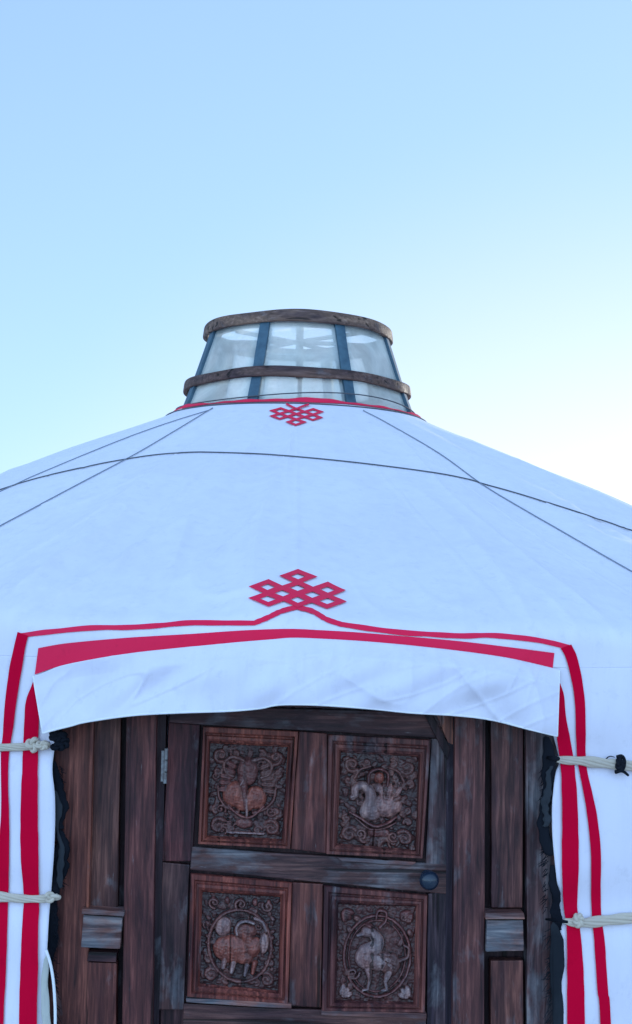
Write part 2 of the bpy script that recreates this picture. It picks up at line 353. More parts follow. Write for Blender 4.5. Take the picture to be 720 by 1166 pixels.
# ---- endless knots
CELLS = [(0, 0), (1, 0), (0, 1), (1, 1), (-1, -1), (1, -1), (2, 0), (-1, 1), (0, 2)]
def emblem(name, C, a, b, flip, ho, hi, label, extra=None):
    cells = [(-p, -q) for p, q in CELLS] if False else CELLS
    br = sorted({round(v+s, 5) for v in range(-1, 3) for s in (-ho, -hi, hi, ho)})
    def inside(x, y):
        for p, q in cells:
            d = max(abs(x-p), abs(y-q))
            if hi < d < ho: return True
        return False
    verts = {}; V = []; Fc = []
    def vi(x, y):
        k = (x, y)
        if k not in verts: verts[k] = len(V); V.append((C[0]+x*a[0]+y*b[0]+.022*abs(a[0])*float(nA(x*2.2, y*2.2)), C[1]+x*a[1]+y*b[1]+.035*abs(a[1])*float(nB(x*2.2, y*2.2))))
        return verts[k]
    # holes of one ring must stay open where a neighbour overlaps: ring width kept below the gap
    hole = lambda x, y: any(max(abs(x-p), abs(y-q)) < hi for p, q in cells)
    for i in range(len(br)-1):
        for j in range(len(br)-1):
            xm, ym = (br[i]+br[i+1])/2, (br[j]+br[j+1])/2
            if inside(xm, ym) and not hole(xm, ym):
                Fc.append((vi(br[i], br[j]), vi(br[i+1], br[j]), vi(br[i+1], br[j+1]), vi(br[i], br[j+1])))
    P = on_yurt(np.array(V), .0045)
    me_o = part(name, P, Fc, REDF, label=label)
    bm = bmesh.new(); bm.from_mesh(me_o.data); bmesh.ops.recalc_face_normals(bm, faces=bm.faces); bm.to_mesh(me_o.data); bm.free()
    return me_o
s = 140/720
emblem('knot_emblem', (270+355*s, 640+160*s), (-87*s, 31*s), (86*s, 38*s), False, .66, .26, 'large red lattice knot above the doorway')
s = 120/720
emblem('knot_emblem', (280+345*s, 450+152*s), (-55*s, -20*s), (57*s, -17*s), True, .68, .30, 'small red lattice knot below the crown')
line_strip('border_stripe', [(326, 461), (331, 463.5), (338, 467)], 2.2, n=40, cross=2, off=.006)
line_strip('border_stripe', [(352, 462), (345, 464), (337, 467.5)], 2.2, n=40, cross=2, off=.0075)

# ---- rim band at the top of the roof
RIMV = []; tt = np.linspace(-PI, PI, 361)
for k, rr in enumerate((.612, .618, .628, .643+.004*np.sin(tt*4+2)+.002*np.sin(tt*13))):
    lift = .005*np.sin(tt*5+1)+.003*np.sin(tt*11)+.0015*np.sin(tt*29)
    off = (.004, .009, .007, .005)[k]
    RIMV.append(np.stack([rr*np.sin(tt), -rr*np.cos(tt), zroof(rr)+disp_roof(tt, rr)+off+lift*(k < 3)], -1))
part('rim_band', np.array(RIMV).reshape(-1, 3), [f[::-1] for f in grid_faces(361, 4)], REDF)

# =================================================================== tubes and cords
def tube(V, Fc, path, rad, sides=8, cap=True):
    P = np.asarray(path, float); n = len(P); rad = np.broadcast_to(np.asarray(rad, float), (n,))
    T_ = np.gradient(P, axis=0); T_ /= np.maximum(np.linalg.norm(T_, axis=1)[:, None], 1e-9)
    ref = np.array([0, 0, 1.]) if abs(T_[0][2]) < .9 else np.array([0, 1., 0]); N = np.cross(T_[0], ref); N /= np.linalg.norm(N)
    base = len(V)
    for i in range(n):
        N = N-T_[i]*(N@T_[i]); N /= max(np.linalg.norm(N), 1e-9); Bn = np.cross(T_[i], N)
        for k in range(sides):
            a = 2*PI*k/sides; V.append(P[i]+(N*math.cos(a)+Bn*math.sin(a))*rad[i])
    for i in range(n-1):
        for k in range(sides):
            a = base+i*sides+k; b = base+i*sides+(k+1) % sides; Fc.append((a, b, b+sides, a+sides))
    if cap: Fc.append(tuple(base+k for k in range(sides))[::-1]); Fc.append(tuple(base+(n-1)*sides+k for k in range(sides)))
def bundle(path, nrm, R, strands, turns, srad, sides=7, flat=1.0):
    """several strands laid round one path; R: array"""
    V, Fc = [], []; P = np.asarray(path, float); n = len(P); R = np.broadcast_to(np.asarray(R, float), (n,))
    T_ = np.gradient(P, axis=0); T_ /= np.linalg.norm(T_, axis=1)[:, None]; N = nrm-T_*np.sum(nrm*T_, 1)[:, None]; N /= np.linalg.norm(N, axis=1)[:, None]; Q = np.cross(T_, N)
    for s_ in range(strands):
        ph = 2*PI*s_/strands; t = np.linspace(0, 1, n)*2*PI*turns+ph
        off = N*(np.cos(t)*R*flat)[:, None]+Q*(np.sin(t)*R)[:, None]
        tube(V, Fc, P+off, R*srad, sides)
    return V, Fc
# thin cords over the roof
def cord(pix, back, name, rad=.0026, mat=None):
    V, Fc = [], []; p = on_yurt(catmull(pix, 220), .004)
    path = p
    if back is not None: path = back(p)
    n = len(path); nr = normal(path)
    VV, FF = [], []; tube(VV, FF, path, rad, 6)
    o = part(name, VV, FF, mat or CORD); return o
def ringback(p):
    a0 = math.atan2(p[-1][0], -p[-1][1]); a1 = math.atan2(p[0][0], -p[0][1])+2*PI; r0 = math.hypot(*p[-1][:2]); r1 = math.hypot(*p[0][:2])
    t = np.linspace(0, 1, 200)[1:]; a = a0+(a1-a0)*t; r = r0+(r1-r0)*t+.25*np.sin(t*PI)*-.6
    q = np.stack([r*np.sin(a), -r*np.cos(a), zroof(r)+disp_roof((a+PI) % (2*PI)-PI, r)+.004], -1)
    return np.vstack([p, q])
cord([(0, 558.5), (30, 549), (60, 541), (100, 532), (130, 526), (175, 519), (215, 516), (245, 516), (300, 518), (350, 522), (400, 527), (450, 533), (500, 540), (535, 547), (551, 552), (580, 560), (620, 572), (670, 588), (720, 605)], ringback, 'roof_cord')
def down(p):
    e = p[-1]; a = math.atan2(e[0], -e[1]); r = np.linspace(math.hypot(*e[:2]), 2.86, 40)[1:]; da = a-math.atan2(p[-20][0], -p[-20][1]); 
    dr = (r-r[0]); A = a+da/max(1e-6, math.hypot(*e[:2])-math.hypot(*p[-20][:2]))*dr*.5
    q = np.stack([r*np.sin(A), -r*np.cos(A), zroof(r)+disp_roof(A, r)+.004], -1); return np.vstack([p, q])
cord([(241, 466.5), (238, 468), (180, 503), (145, 523), (90, 552), (0, 600)], down, 'roof_cord', .0022, CORDL)
cord([(238, 468), (205, 478), (178, 487), (150, 497)], down, 'roof_cord', .0024, CORDL)
cord([(414, 468), (416, 469.5), (440, 482), (500, 517), (550, 553), (600, 583), (640, 606), (690, 635), (720, 652)], down, 'roof_cord', .0024, CORDL)
t = np.linspace(-PI, PI, 300); rr = .660+.003*np.sin(t*3+1); V, Fc = [], []
tube(V, Fc, np.stack([rr*np.sin(t), -rr*np.cos(t), zroof(rr)+disp_roof(t, rr)+.004], -1), .0028, 6, False); part('roof_cord', V, Fc, CORD)
# radial cords on the far side of the roof
for a in (1.9, 2.6, -2.6, -1.9):
    r = np.linspace(.66, 2.86, 60); A = a+.1*np.sin(r)
    path = np.stack([r*np.sin(A), -r*np.cos(A), zroof(r)+disp_roof(A, r)+.004], -1)
    V, Fc = [], []; tube(V, Fc, path, .0032, 6); part('roof_cord', V, Fc, CORD)
# cord looped round the foot of the crown
t = np.linspace(-PI, PI, 200); zz = 2.735+.012*np.sin(t*2+.8)+.008*np.sin(t*3)
V, Fc = [], []; tube(V, Fc, np.stack([.606*np.sin(t), -.606*np.cos(t), zz-.02], -1), .003, 6, False); part('roof_cord', V, Fc, CORD)
# two knotted rope girths round the wall
def knot_mesh(c, size, nrm, seed, mat, name, parent, stretch=(1.25, 1.0), loops=2, rad=.26):
    r = np.random.default_rng(seed); t = np.linspace(0, 2*PI, 90); V, Fc = [], []
    n = nrm/np.linalg.norm(nrm); x = np.cross(n, [0, 0, 1.]); x = -x/np.linalg.norm(x); y = np.cross(n, x)
    for k in range(loops):
        p = r.uniform(0, 6); rr = size*.5
        X = (np.sin(t)+1.6*np.sin(2*t+p))*.32*stretch[0]; Y = (np.cos(t)-1.6*np.cos(2*t+p))*.32*stretch[1]; Zn = -np.sin(3*t+p)*.45
        tube(V, Fc, c+x*(X*rr*2)[:, None]*.8+y*(Y*rr*2)[:, None]*.8+n*(Zn*rr)[:, None], rr*rad*2, 8, False)
    return part(name, V, Fc, mat, parent)
def girth(left, right, name):
    pl = on_yurt(catmull([q[:2] for q in left], 60)); pr = on_yurt(catmull([q[:2] for q in right], 60))
    rl = np.interp(np.linspace(0, 1, 60), np.linspace(0, 1, len(left)), [q[2] for q in left]); rr_ = np.interp(np.linspace(0, 1, 60), np.linspace(0, 1, len(right)), [q[2] for q in right])
    # left is listed from the door outwards, right from the door outwards
    al = math.atan2(pl[-1][0], -pl[-1][1]); ar = math.atan2(pr[-1][0], -pr[-1][1]); t = np.linspace(0, 1, 340)[1:-1]
    A = ar+(2*PI+al-ar)*t; Z = pr[-1][2]+(pl[-1][2]-pr[-1][2])*t; Aw = (A+PI) % (2*PI)-PI
    back = wall_pt(Aw, Z); path = np.vstack([pr, back, pl[::-1]]); R = np.concatenate([rr_, np.full(len(t), (rr_[-1]+rl[-1])/2), rl[::-1]])/400.*1.1
    N = normal(path); N[:, 2] = 0; N /= np.linalg.norm(N, axis=1)[:, None]; path = path+N*(R*.42)[:, None]+N*.004
    L = 19
    wob = 1+.08*np.sin(np.arange(len(R))*.37)
    V, Fc = bundle(path, N, R*.62*wob*.8, 6, 5.5, .62, 8, .45)
    return part(name, V, Fc, ROPEM), path
g1, p1 = girth([(58, 848, 5.0), (48, 848.5, 5.6), (38, 849.5, 5.2), (20, 850.5, 5.2), (0, 851, 5.4), (-20, 852, 5.4)], [(633, 864.5, 4.4), (645, 865.5, 6), (660, 866, 7), (680, 868, 7.2), (700, 870, 7.2), (720, 872, 7.4), (745, 874, 7.4)], 'girth_rope')
g2, p2 = girth([(67, 1020.5, 4.5), (58, 1022, 5.2), (45, 1023, 5), (25, 1022.5, 6), (0, 1020, 7.8), (-20, 1019, 8)], [(641, 1048, 3.6), (652, 1050, 6.5), (664, 1050, 7.2), (690, 1047, 7.2), (720, 1044, 7.6), (745, 1042, 7.6)], 'girth_rope')
def at_y(px, off=.02): return on_yurt([px], off)[0]
fn = np.array([0, -1., 0])
knot_mesh(at_y((41, 847)), .022, fn, 3, ROPEM, 'knot', g1, (1.1, 1.3))
knot_mesh(at_y((53, 848)), .019, fn, 8, ROPEM, 'knot', g1, (1.4, .8))
knot_mesh(at_y((63, 1020)), .022, fn, 5, ROPEM, 'knot', g2, (1.4, .8))
knot_mesh(at_y((655, 1048)), .023, fn, 9, ROPEM, 'knot', g2, (.8, 1.1))
# dark ties of horsehair
def tie(px, size, seed, g, tail=None, st=(1, 1)):
    c = at_y(px, .028); o = knot_mesh(c, size, fn, seed, FELT, 'dark_tie', g, st, 2, .22); return o
tie((701, 871), .022, 4, g1, st=(.7, 1.2))
def wiretail(pix, rad, off, parent, name='dark_tie', mat=None):
    V, Fc = [], []; p = on_yurt(catmull(pix, 30), off); tube(V, Fc, p, rad*np.linspace(1, .6, 30), 7); return part(name, V, Fc, mat or FELT, parent)
wiretail([(697, 861), (703, 860), (706, 868), (704, 878), (697, 880)], .0055, .030, g1)
wiretail([(697, 880), (705, 879), (712, 884)], .006, .022, g1)
wiretail([(686, 866), (692, 861), (698, 862)], .002, .012, g1)
for px, sz, sd in (((66, 838), .025, 1), ((72, 846), .022, 2), ((66, 850), .020, 6)):
    knot_mesh(on_plane([px], -2.84)[0], sz, fn, sd, FELT, 'dark_tie', g1, (1.3, .8))
for a, b in (((624, 863), (636, 864)), ):
    V, Fc = [], []; tube(V, Fc, [on_plane([a], -2.80)[0], on_plane([((a[0]+b[0])/2, a[1]+1)], -2.84)[0], on_plane([b], -2.87)[0]], [.005, .008, .006], 8); part('dark_tie', V, Fc, FELT, g1)
V, Fc = [], []; tube(V, Fc, [on_plane([(622, 1047)], -2.79)[0], on_plane([(632, 1048)], -2.84)[0], on_plane([(646, 1050)], -2.90)[0]], [.003, .005, .004], 8); part('dark_tie', V, Fc, FELT, g2)

# =================================================================== FLAP over the doorway
nf, mf = 420, 56
top = catmull([(43, 764), (50, 761), (70, 753), (110, 745), (150, 739), (200, 733), (260, 727.5), (310, 724), (340, 722.5), (400, 725.5), (460, 730), (520, 736), (570, 743), (600, 750), (631, 758)], nf)
top_vis = catmull([(38, 770), (50, 766), (70, 758), (110, 750), (150, 744), (200, 738.5), (260, 732.5), (310, 728.5), (340, 727), (400, 730), (460, 735), (520, 741.5), (570, 748.5), (600, 754.5), (637, 763)], nf)
bot = catmull([(49, 835.5), (60, 832), (80, 827), (100, 822), (150, 815), (200, 812), (260, 810), (295, 807), (310, 804), (325, 802.5), (360, 803), (400, 805.5), (430, 808), (470, 812), (520, 815), (560, 820), (600, 830), (634.5, 838.5)], nf)
Ptop = on_yurt(top_vis, .0045)
# the drop hangs in front of the wall: straight down from a smoothed top line, leaning out a little
V = []
jj = np.linspace(0, 1, mf); sgrid = np.linspace(0, 1, nf)
for j, t in enumerate(jj):
    pix = top_vis+(bot-top_vis)*t
    # inset a little of waviness of the sides
    ydepth = np.clip(Ptop[:, 1], -9, -2.74)-.010*t**.6
    xx = sgrid*6.0; yy = t*1.0
    env = np.clip(t*4, 0, 1)
    fold = .010*nA(xx*1.3+yy*1.2, yy*2.0)+.0065*nB(xx*3.2-yy*3.5, yy*2.2)
    dl = np.exp(-((sgrid-.22)/.13)**2)
    fold += .010*dl*np.sin((sgrid*30+t*4.5+.8*nA(xx*2, yy*3)))*np.exp(-((t-.5)/.33)**2)+.004*nC(xx*7+yy*7, yy*4)*np.exp(-((t-.6)/.5)**2)
    rg = lambda q, p=3: (1-np.abs(np.tanh(q)))**p
    fold += .009*rg(nD(xx*3.2-yy*1.0, yy*2.2)*1.0, 2)*(.5+.5*np.tanh(2*nB(xx*.9, yy)))+.007*rg(nA(xx*9+yy*3, yy*1.5)*1.5)*np.exp(-t/.35)+.006*rg(nC(xx*6+yy*5, yy*4)*1.6)*(.4+.6*dl)
    scal = .005*np.abs(np.sin(sgrid*PI*9))*t
    ydepth = ydepth-env*(fold*1.15+.012)-scal
    d = rays(pix); tt_ = (ydepth-EYE[1])/d[:, 1]; p = EYE+d*tt_[:, None]
    if j == 0: p = Ptop
    V.append(p)
FV = np.array(V)
flap = part('door_flap', FV.reshape(-1, 3), [f[::-1] for f in grid_faces(nf, mf)], FLAPM, label='white canvas flap hanging over the top of the door'); solid(flap, .003, 1)
# hem piping along the flap's lower edge and seam line along its top
Vh, Fh = [], []; tube(Vh, Fh, FV[-1]+np.array([0, -.001, .001]), .0032, 8); part('hem', Vh, Fh, HEMM, flap)
Vh, Fh = [], []; tube(Vh, Fh, np.array([FV[j][-1] for j in range(mf)])+np.array([0, -.001, 0]), .003, 8); part('hem', Vh, Fh, HEMM, flap); Vh, Fh = [], []
tube(Vh, Fh, np.array([FV[j][0] for j in range(mf)])+np.array([0, -.001, 0]), .003, 8); part('hem', Vh, Fh, HEMM, flap)

# =================================================================== DOOR FRAME AND DOOR
def quad_pts(q, y): return on_plane(q, y)
def board(name, q, yf, depth, mat, parent, tint=(1, 1, 1, 0), nseg=14, warp=.0003, bev=.003, label=None, wob=.6):
    """plank with its face on the plane y=yf; q = four corners seen on that face (TL, TR, BR, BL), edges slightly uneven"""
    q = np.array(q, float); vert = abs(q[3][1]-q[0][1]) > abs(q[1][0]-q[0][0]); r = np.random.default_rng(random.randrange(10**6))
    A0, A1, B0, B1 = (q[0], q[3], q[1], q[2]) if vert else (q[0], q[1], q[3], q[2])
    t = np.linspace(0, 1, nseg+1)
    def edge(a, b):
        e = a+(b-a)*t[:, None]; L = b-a; nn = np.array([-L[1], L[0]])/np.hypot(*L); w = np.cumsum(r.normal(0, 1, nseg+1)); w -= np.linspace(w[0], w[-1], nseg+1)
        return e+nn*(w*wob*.22)[:, None]
    EA, EB = edge(A0, A1), edge(B0, B1); V = []; wv = r.normal(0, warp, nseg+1)
    for i in range(nseg+1):
        a, b = on_plane([EA[i], EB[i]], yf)
        for p, dy in ((a, 0), (b, 0), (b, depth), (a, depth)): V.append(p+np.array([0, dy+(wv[i] if dy == 0 else 0), 0]))
    Fc = []
    for i in range(nseg):
        for k in range(4): a = i*4+k; b = i*4+(k+1) % 4; Fc.append((a, b, b+4, a+4))
    Fc.append((0, 3, 2, 1)); n = nseg*4; Fc.append((n, n+1, n+2, n+3))
    me = mesh_of(name, V, Fc); bm = bmesh.new(); bm.from_mesh(me); bmesh.ops.recalc_face_normals(bm, faces=bm.faces)
    if bev:
        es = [e for e in bm.edges if len(e.link_faces) == 2 and e.calc_face_angle() > .8]
        bmesh.ops.bevel(bm, geom=es, offset=bev, segments=2, affect='EDGES', profile=.6)
    bm.to_mesh(me); bm.free(); attrs(me, tint, random.random()); return link(name, me, mat, parent, False, label)

YF = -2.765
fr = bpy.data.objects.new('door_frame', None); col.objects.link(fr); fr.parent = yurt
Rd = (1.25, .95, .9, 0.0); Dk = (.55, .5, .75, 0.0); Gy = (.9, .95, 1.1, .30)
Yb = 1372
# left side, from the canvas inwards
board('jamb', [(58, 770), (104, 770), (98, Yb), (54, Yb)], YF+.012, .07, WV, fr, (1.35, .95, .9, .0))
board('bead', [(103.5, 770), (108.5, 770), (101, 1036), (98, 1036)], YF-.008, .05, WV, fr, (3.2, 2.3, 1.7, .0))
board('plank', [(107, 780), (138, 780), (134, 1036), (101, 1036)], YF+.022, .03, WV, fr, (1.15, 1.05, 1.05, .06))
board('bracket_block', [(95, 1042), (139.5, 1045), (136.5, 1081), (92, 1079)], YF-.018, .06, WH, fr, (1.5, 1.5, 1.5, .75), 8)
board('bracket_cap', [(93.5, 1035), (141.5, 1038.5), (141, 1044), (93, 1041)], YF-.028, .07, WH, fr, (1.8, 1.8, 1.8, .55), 6, bev=.002)
board('plank', [(99, 1096), (133, 1097), (129, Yb), (95, Yb)], YF+.012, .04, WV, fr, (1.5, 1.05, 1.0, .02))
board('plank_head', [(101, 1084), (133, 1085), (132, 1096), (99, 1095)], YF+.004, .05, WH, fr, (1.0, .9, 1.1, .10), 4, bev=.002)
board('jamb', [(145, 770), (179, 770), (171, Yb), (136, Yb)], YF-.002, .08, WV, fr, (1.05, .75, .85, -.02))
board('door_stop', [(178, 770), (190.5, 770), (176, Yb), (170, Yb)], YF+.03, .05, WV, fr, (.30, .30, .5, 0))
# right side
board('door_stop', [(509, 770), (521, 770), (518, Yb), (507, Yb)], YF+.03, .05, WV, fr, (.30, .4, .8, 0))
board('jamb', [(519, 770), (553, 770), (551, Yb), (514, Yb)], YF-.002, .08, WV, fr, (1.05, .85, .95, .26))
board('plank', [(559, 780), (597, 780), (595, 1034), (560, 1034)], YF+.018, .03, WV, fr, (1.15, 1.0, 1.05, .36))
board('bracket_block', [(555, 1048), (596, 1048), (597, 1083), (553.5, 1084)], YF-.018, .06, WH, fr, (1.5, 1.5, 1.5, .75), 8)
board('bracket_cap', [(553, 1040), (597, 1040), (598, 1047), (553, 1047)], YF-.028, .07, WH, fr, (1.7, 1.7, 1.7, .5), 6, bev=.002)
board('plank', [(559, 1094), (596, 1094), (598, Yb), (560, Yb)], YF+.012, .04, WV, fr, (1.2, 1.0, 1.0, .10))
board('jamb', [(599, 770), (642, 770), (648, Yb), (601, Yb)], YF+.004, .07, WV, fr, (.8, .85, 1.05, .80))
# backing behind the grooves and header above the leaf
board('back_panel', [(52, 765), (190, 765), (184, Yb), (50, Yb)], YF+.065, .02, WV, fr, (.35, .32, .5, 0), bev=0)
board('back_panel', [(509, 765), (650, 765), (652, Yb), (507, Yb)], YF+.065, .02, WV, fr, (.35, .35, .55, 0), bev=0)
board('lintel', [(178, 770), (521, 776), (521, 811), (178, 801)], YF+.022, .07, WH, fr, (.7, .7, .9, .06))
board('sill', [(52, 1374), (650, 1374), (652, 1400), (50, 1400)], YF-.05, .15, WH, fr, (1, 1, 1, .25))

# ---- leaf
leaf = bpy.data.objects.new('door', None); col.objects.link(leaf); leaf.parent = yurt; leaf['label'] = 'dark brown door leaf with four carved panels'
YL = YF+.035      # face of stiles and rails
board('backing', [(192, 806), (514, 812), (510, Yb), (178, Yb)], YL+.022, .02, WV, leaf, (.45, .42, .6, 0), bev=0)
board('rail', [(193.5, 803), (513, 812), (513, 841.5), (192.5, 823)], YL, .03, WH, leaf, (.95, .95, 1.15, .38), wob=.9)
board('stile', [(192.5, 823), (228, 825.5), (218.5, 981), (184.5, 981)], YL-.002, .03, WV, leaf, (.95, .62, .8, -.05))
board('stile', [(184.5, 982), (216, 985), (209, 1150), (179.5, 1150)], YL-.002, .03, WV, leaf, (.9, .9, 1.0, .45))
board('stile', [(340.5, 833), (373, 835.5), (371.5, 972), (331.5, 967)], YL-.001, .03, WV, leaf, (1.25, .88, .9, .02))
board('stile', [(333, 1005), (368, 1007), (365.5, 1148), (328.5, 1145)], YL-.001, .03, WV, leaf, (1.45, 1.05, 1.0, .20))
board('stile', [(491.5, 841), (513.5, 842), (512, 985), (485, 985)], YL-.002, .03, WV, leaf, (.75, .85, 1.1, .65))
board('stile', [(487.5, 1018), (511.5, 1015), (509.5, Yb), (484, Yb)], YL-.002, .03, WV, leaf, (.6, .8, 1.15, .22))
board('rail', [(219, 964.5), (486, 978.5), (511, 983), (511, 1017), (486, 1017.5)][0:1]+[(512, 985), (511.5, 1018.5), (216.5, 990.5)], YL-.004, .034, WH, leaf, (.95, 1.0, 1.1, .55), wob=1.0)
board('rail', [(209.5, 1143), (486, 1155), (484, 1190), (207, 1178)], YL-.002, .03, WH, leaf, (.95, .95, 1.05, .22), wob=.9)
board('ledge', [(212, 1136.5), (332, 1143.5), (332, 1149), (212, 1141.5)], YL-.016, .03, WH, leaf, (2.1, 2.1, 2.1, .75), 8, bev=.002)
board('ledge', [(366, 1151.5), (486, 1154.5), (486, 1160.5), (366, 1156.5)], YL-.016, .03, WH, leaf, (1.8, 1.8, 1.8, .6), 8, bev=.002)
board('ledge', [(384, 976.5), (474, 982), (470, 985.5), (390, 981)], YL-.009, .02, WH, leaf, (2.4, 2.3, 2.2, .95), 8, bev=.001, wob=1.4)
# the part of the leaf below the picture: one more pair of plain panels
board('stile', [(178, 1180), (207, 1180), (200, Yb), (171, Yb)], YL-.002, .03, WV, leaf, (.9, .9, 1.0, .2))
board('plain_panel', [(210, 1195), (326, 1198), (322, Yb-25), (204, Yb-25)], YL+.008, .02, WV, leaf, (1.2, .9, .9, .05))
board('plain_panel', [(366, 1198), (482, 1200), (481, Yb-25), (364, Yb-25)], YL+.008, .02, WV, leaf, (1.2, .9, .9, .05))

# ---- carved panels
def quad_map(q, y):
    c = on_plane(q, y)
    def f(u, v): u = u[..., None]; v = v[..., None]; return (c[0]*(1-u)+c[1]*u)*(1-v)+(c[3]*(1-u)+c[2]*u)*v
    return f
def moulding(outer, inner, parent, tint, mat=WV):
    """mitred picture-frame moulding; profile runs from the outer quad to the carved field"""
    prof_ = [(0, .004), (0, -.010), (.04, -.013), (.30, -.013), (.36, -.009), (.42, -.005), (.48, -.005), (.55, -.011), (.70, -.012), (.86, -.006), (.92, .002), (1.0, .006), (1.0, .014)]
    V, Fc = [], []; O, I = np.array(outer, float), np.array(inner, float); ns = 10
    ring = []
    for k in range(4):
        for s_ in range(ns): ring.append((k, s_/ns))
    r = np.random.default_rng(int(O[0][0]))
    jit = r.normal(0, .0008, len(ring))
    for t, dy in prof_:
        Q = O+(I-O)*t
        pix = np.array([Q[k]+(Q[(k+1) % 4]-Q[k])*s_ for k, s_ in ring])
        P = on_plane(pix, YL); P[:, 1] += dy+jit*.6; V += list(P)
    n = len(ring)
    for i in range(len(prof_)-1):
        for k in range(n): a = i*n+k; b = i*n+(k+1) % n; Fc.append((a, a+n, b+n, b))
    part('moulding', V, Fc, mat, parent, False, tint)
def seg_d(X, Y, a, b):
    ax, ay = a; bx, by = b; dx, dy = bx-ax, by-ay; L = dx*dx+dy*dy+1e-12; t = np.clip(((X-ax)*dx+(Y-ay)*dy)/L, 0, 1)
    return np.hypot(X-ax-t*dx, Y-ay-t*dy), t
class Relief:
    def __init__(s, nx=150, ny=184, ar=.82):
        s.nx, s.ny = nx, ny; s.X, s.Y = np.meshgrid(np.linspace(0, ar, nx), np.linspace(0, 1, ny)); s.ar = ar
        s.H = np.zeros_like(s.X); s.M = np.zeros(s.X.shape+(4,)); s.M[..., :3] = (.62, .52, .60); s.M[..., 3] = -.30
    def add(s, h, colr=None):
        up = h > s.H; 
        if colr is not None:
            w = np.clip(h/.35, 0, 1)[..., None]*up[..., None]; s.M = s.M*(1-w)+np.array(colr)*w
        s.H = np.maximum(s.H, h)
    def cap(s, a, b, ra, rb, h, colr=None, p=2):
        d, t = seg_d(s.X, s.Y, a, b); r = ra+(rb-ra)*t; s.add(h*np.sqrt(np.clip(1-(d/r)**p, 0, 1)), colr)
    def ell(s, c, rx, ry, rot, h, colr=None):
        ca, sa = math.cos(rot), math.sin(rot); x = s.X-c[0]; y = s.Y-c[1]; X = (x*ca+y*sa)/rx; Y = (-x*sa+y*ca)/ry
        s.add(h*np.sqrt(np.clip(1-X*X-Y*Y, 0, 1)), colr)
    def poly(s, pts, r, h, colr=None, r2=None):
        c = catmull(pts, max(12, len(pts)*5)); R = np.linspace(r, r if r2 is None else r2, len(c))
        for i in range(len(c)-1): s.cap(c[i], c[i+1], R[i], R[i+1], h, colr)
    def spiral(s, c, r0, turns, a0, dirn, w, h, colr=None):
        t = np.linspace(0, 1, 26); a = a0+dirn*2*PI*turns*t; r = r0*(1-.86*t); P = np.stack([c[0]+r*np.cos(a), c[1]+r*np.sin(a)], 1)
        for i in range(len(P)-1): s.cap(P[i], P[i+1], w*(1-.3*t[i]), w*(1-.3*t[i]), h, colr)
        s.ell(tuple(P[-1]), w*1.3, w*1.3, 0, h*1.1, colr)
    def leaf(s, c, L, a, h, colr=None, wid=.38):
        s.ell((c[0]+math.cos(a)*L*.5, c[1]+math.sin(a)*L*.5), L*.55, L*wid, a, h, colr)
        d, t = seg_d(s.X, s.Y, c, (c[0]+math.cos(a)*L, c[1]+math.sin(a)*L)); s.H -= .22*h*np.clip(1-d/.008, 0, 1)
    def mirror_corners(s, h, colr, top=True, bottom=True, seed=0):
        r = np.random.default_rng(seed)
        for k in range(120):       # dense low foliage over the whole ground
            x, y = r.uniform(.02, s.ar-.02), r.uniform(.02, .98); s.leaf((x, y), r.uniform(.05, .10), r.uniform(0, 6.28), h*r.uniform(.25, .42), colr if k % 3 else (.95, .75, .8, -.12), r.uniform(.25, .4))
        for k in range(16):
            x, y = r.uniform(.06, s.ar-.06), r.uniform(.05, .95); s.spiral((x, y), r.uniform(.03, .05), 1.2, r.uniform(0, 6), r.choice([-1, 1]), .013, h*.46, colr)
        for (cx, cy, sx, sy) in ((.12, .12, 1, 1), (s.ar-.12, .12, -1, 1), (.12, .88, 1, -1), (s.ar-.12, .88, -1, -1)):
            if (sy == 1 and not top) or (sy == -1 and not bottom): continue
            a0 = math.atan2(sy, sx)
            s.spiral((cx, cy), .075+r.uniform(-.008, .008), 1.35, a0+r.uniform(-.3, .3), sx*sy, .027, h*.66, colr)
            s.spiral((cx+sx*.15, cy-sy*.03), .045, 1.1, a0+2, -sx*sy, .020, h*.55, colr)
            s.spiral((cx-sx*.03, cy+sy*.17), .045, 1.1, a0-1, sx*sy, .020, h*.55, colr)
            for k in range(9): s.leaf((cx+sx*r.uniform(-.08, .24), cy+sy*r.uniform(-.06, .30)), r.uniform(.07, .11), r.uniform(0, 6.28), h*.42, colr, .42)
def build_relief(rl, q, parent, depth=.022, label=None):
    f = quad_map(q, YL+.009); U, Vv = np.meshgrid(np.linspace(0, 1, rl.nx), np.linspace(0, 1, rl.ny))
    Hh = rl.H.copy()
    # carving unevenness, worn crack
    Hh = Hh+.06*nA(rl.X*30, rl.Y*38)*.5+.05*nB(rl.X*85, rl.Y*70)*.5+.045*nC(rl.X*160, rl.Y*150)*.5
    K = Hh.copy()
    for _ in range(1): K[1:-1, 1:-1] = (K[1:-1, 1:-1]*2+K[:-2, 1:-1]+K[2:, 1:-1]+K[1:-1, :-2]+K[1:-1, 2:])/6
    P = f(U, Vv); P[..., 1] -= K*depth
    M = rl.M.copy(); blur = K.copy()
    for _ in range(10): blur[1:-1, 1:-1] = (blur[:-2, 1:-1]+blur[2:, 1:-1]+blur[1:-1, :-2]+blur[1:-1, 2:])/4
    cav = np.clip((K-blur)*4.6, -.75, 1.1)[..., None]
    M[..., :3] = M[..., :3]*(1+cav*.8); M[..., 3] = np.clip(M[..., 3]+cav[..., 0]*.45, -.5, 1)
    o = part('carved_field', P.reshape(-1, 3), [g[::-1] for g in grid_faces(rl.nx, rl.ny)], WC, parent, True, M.reshape(-1, 4)); return o
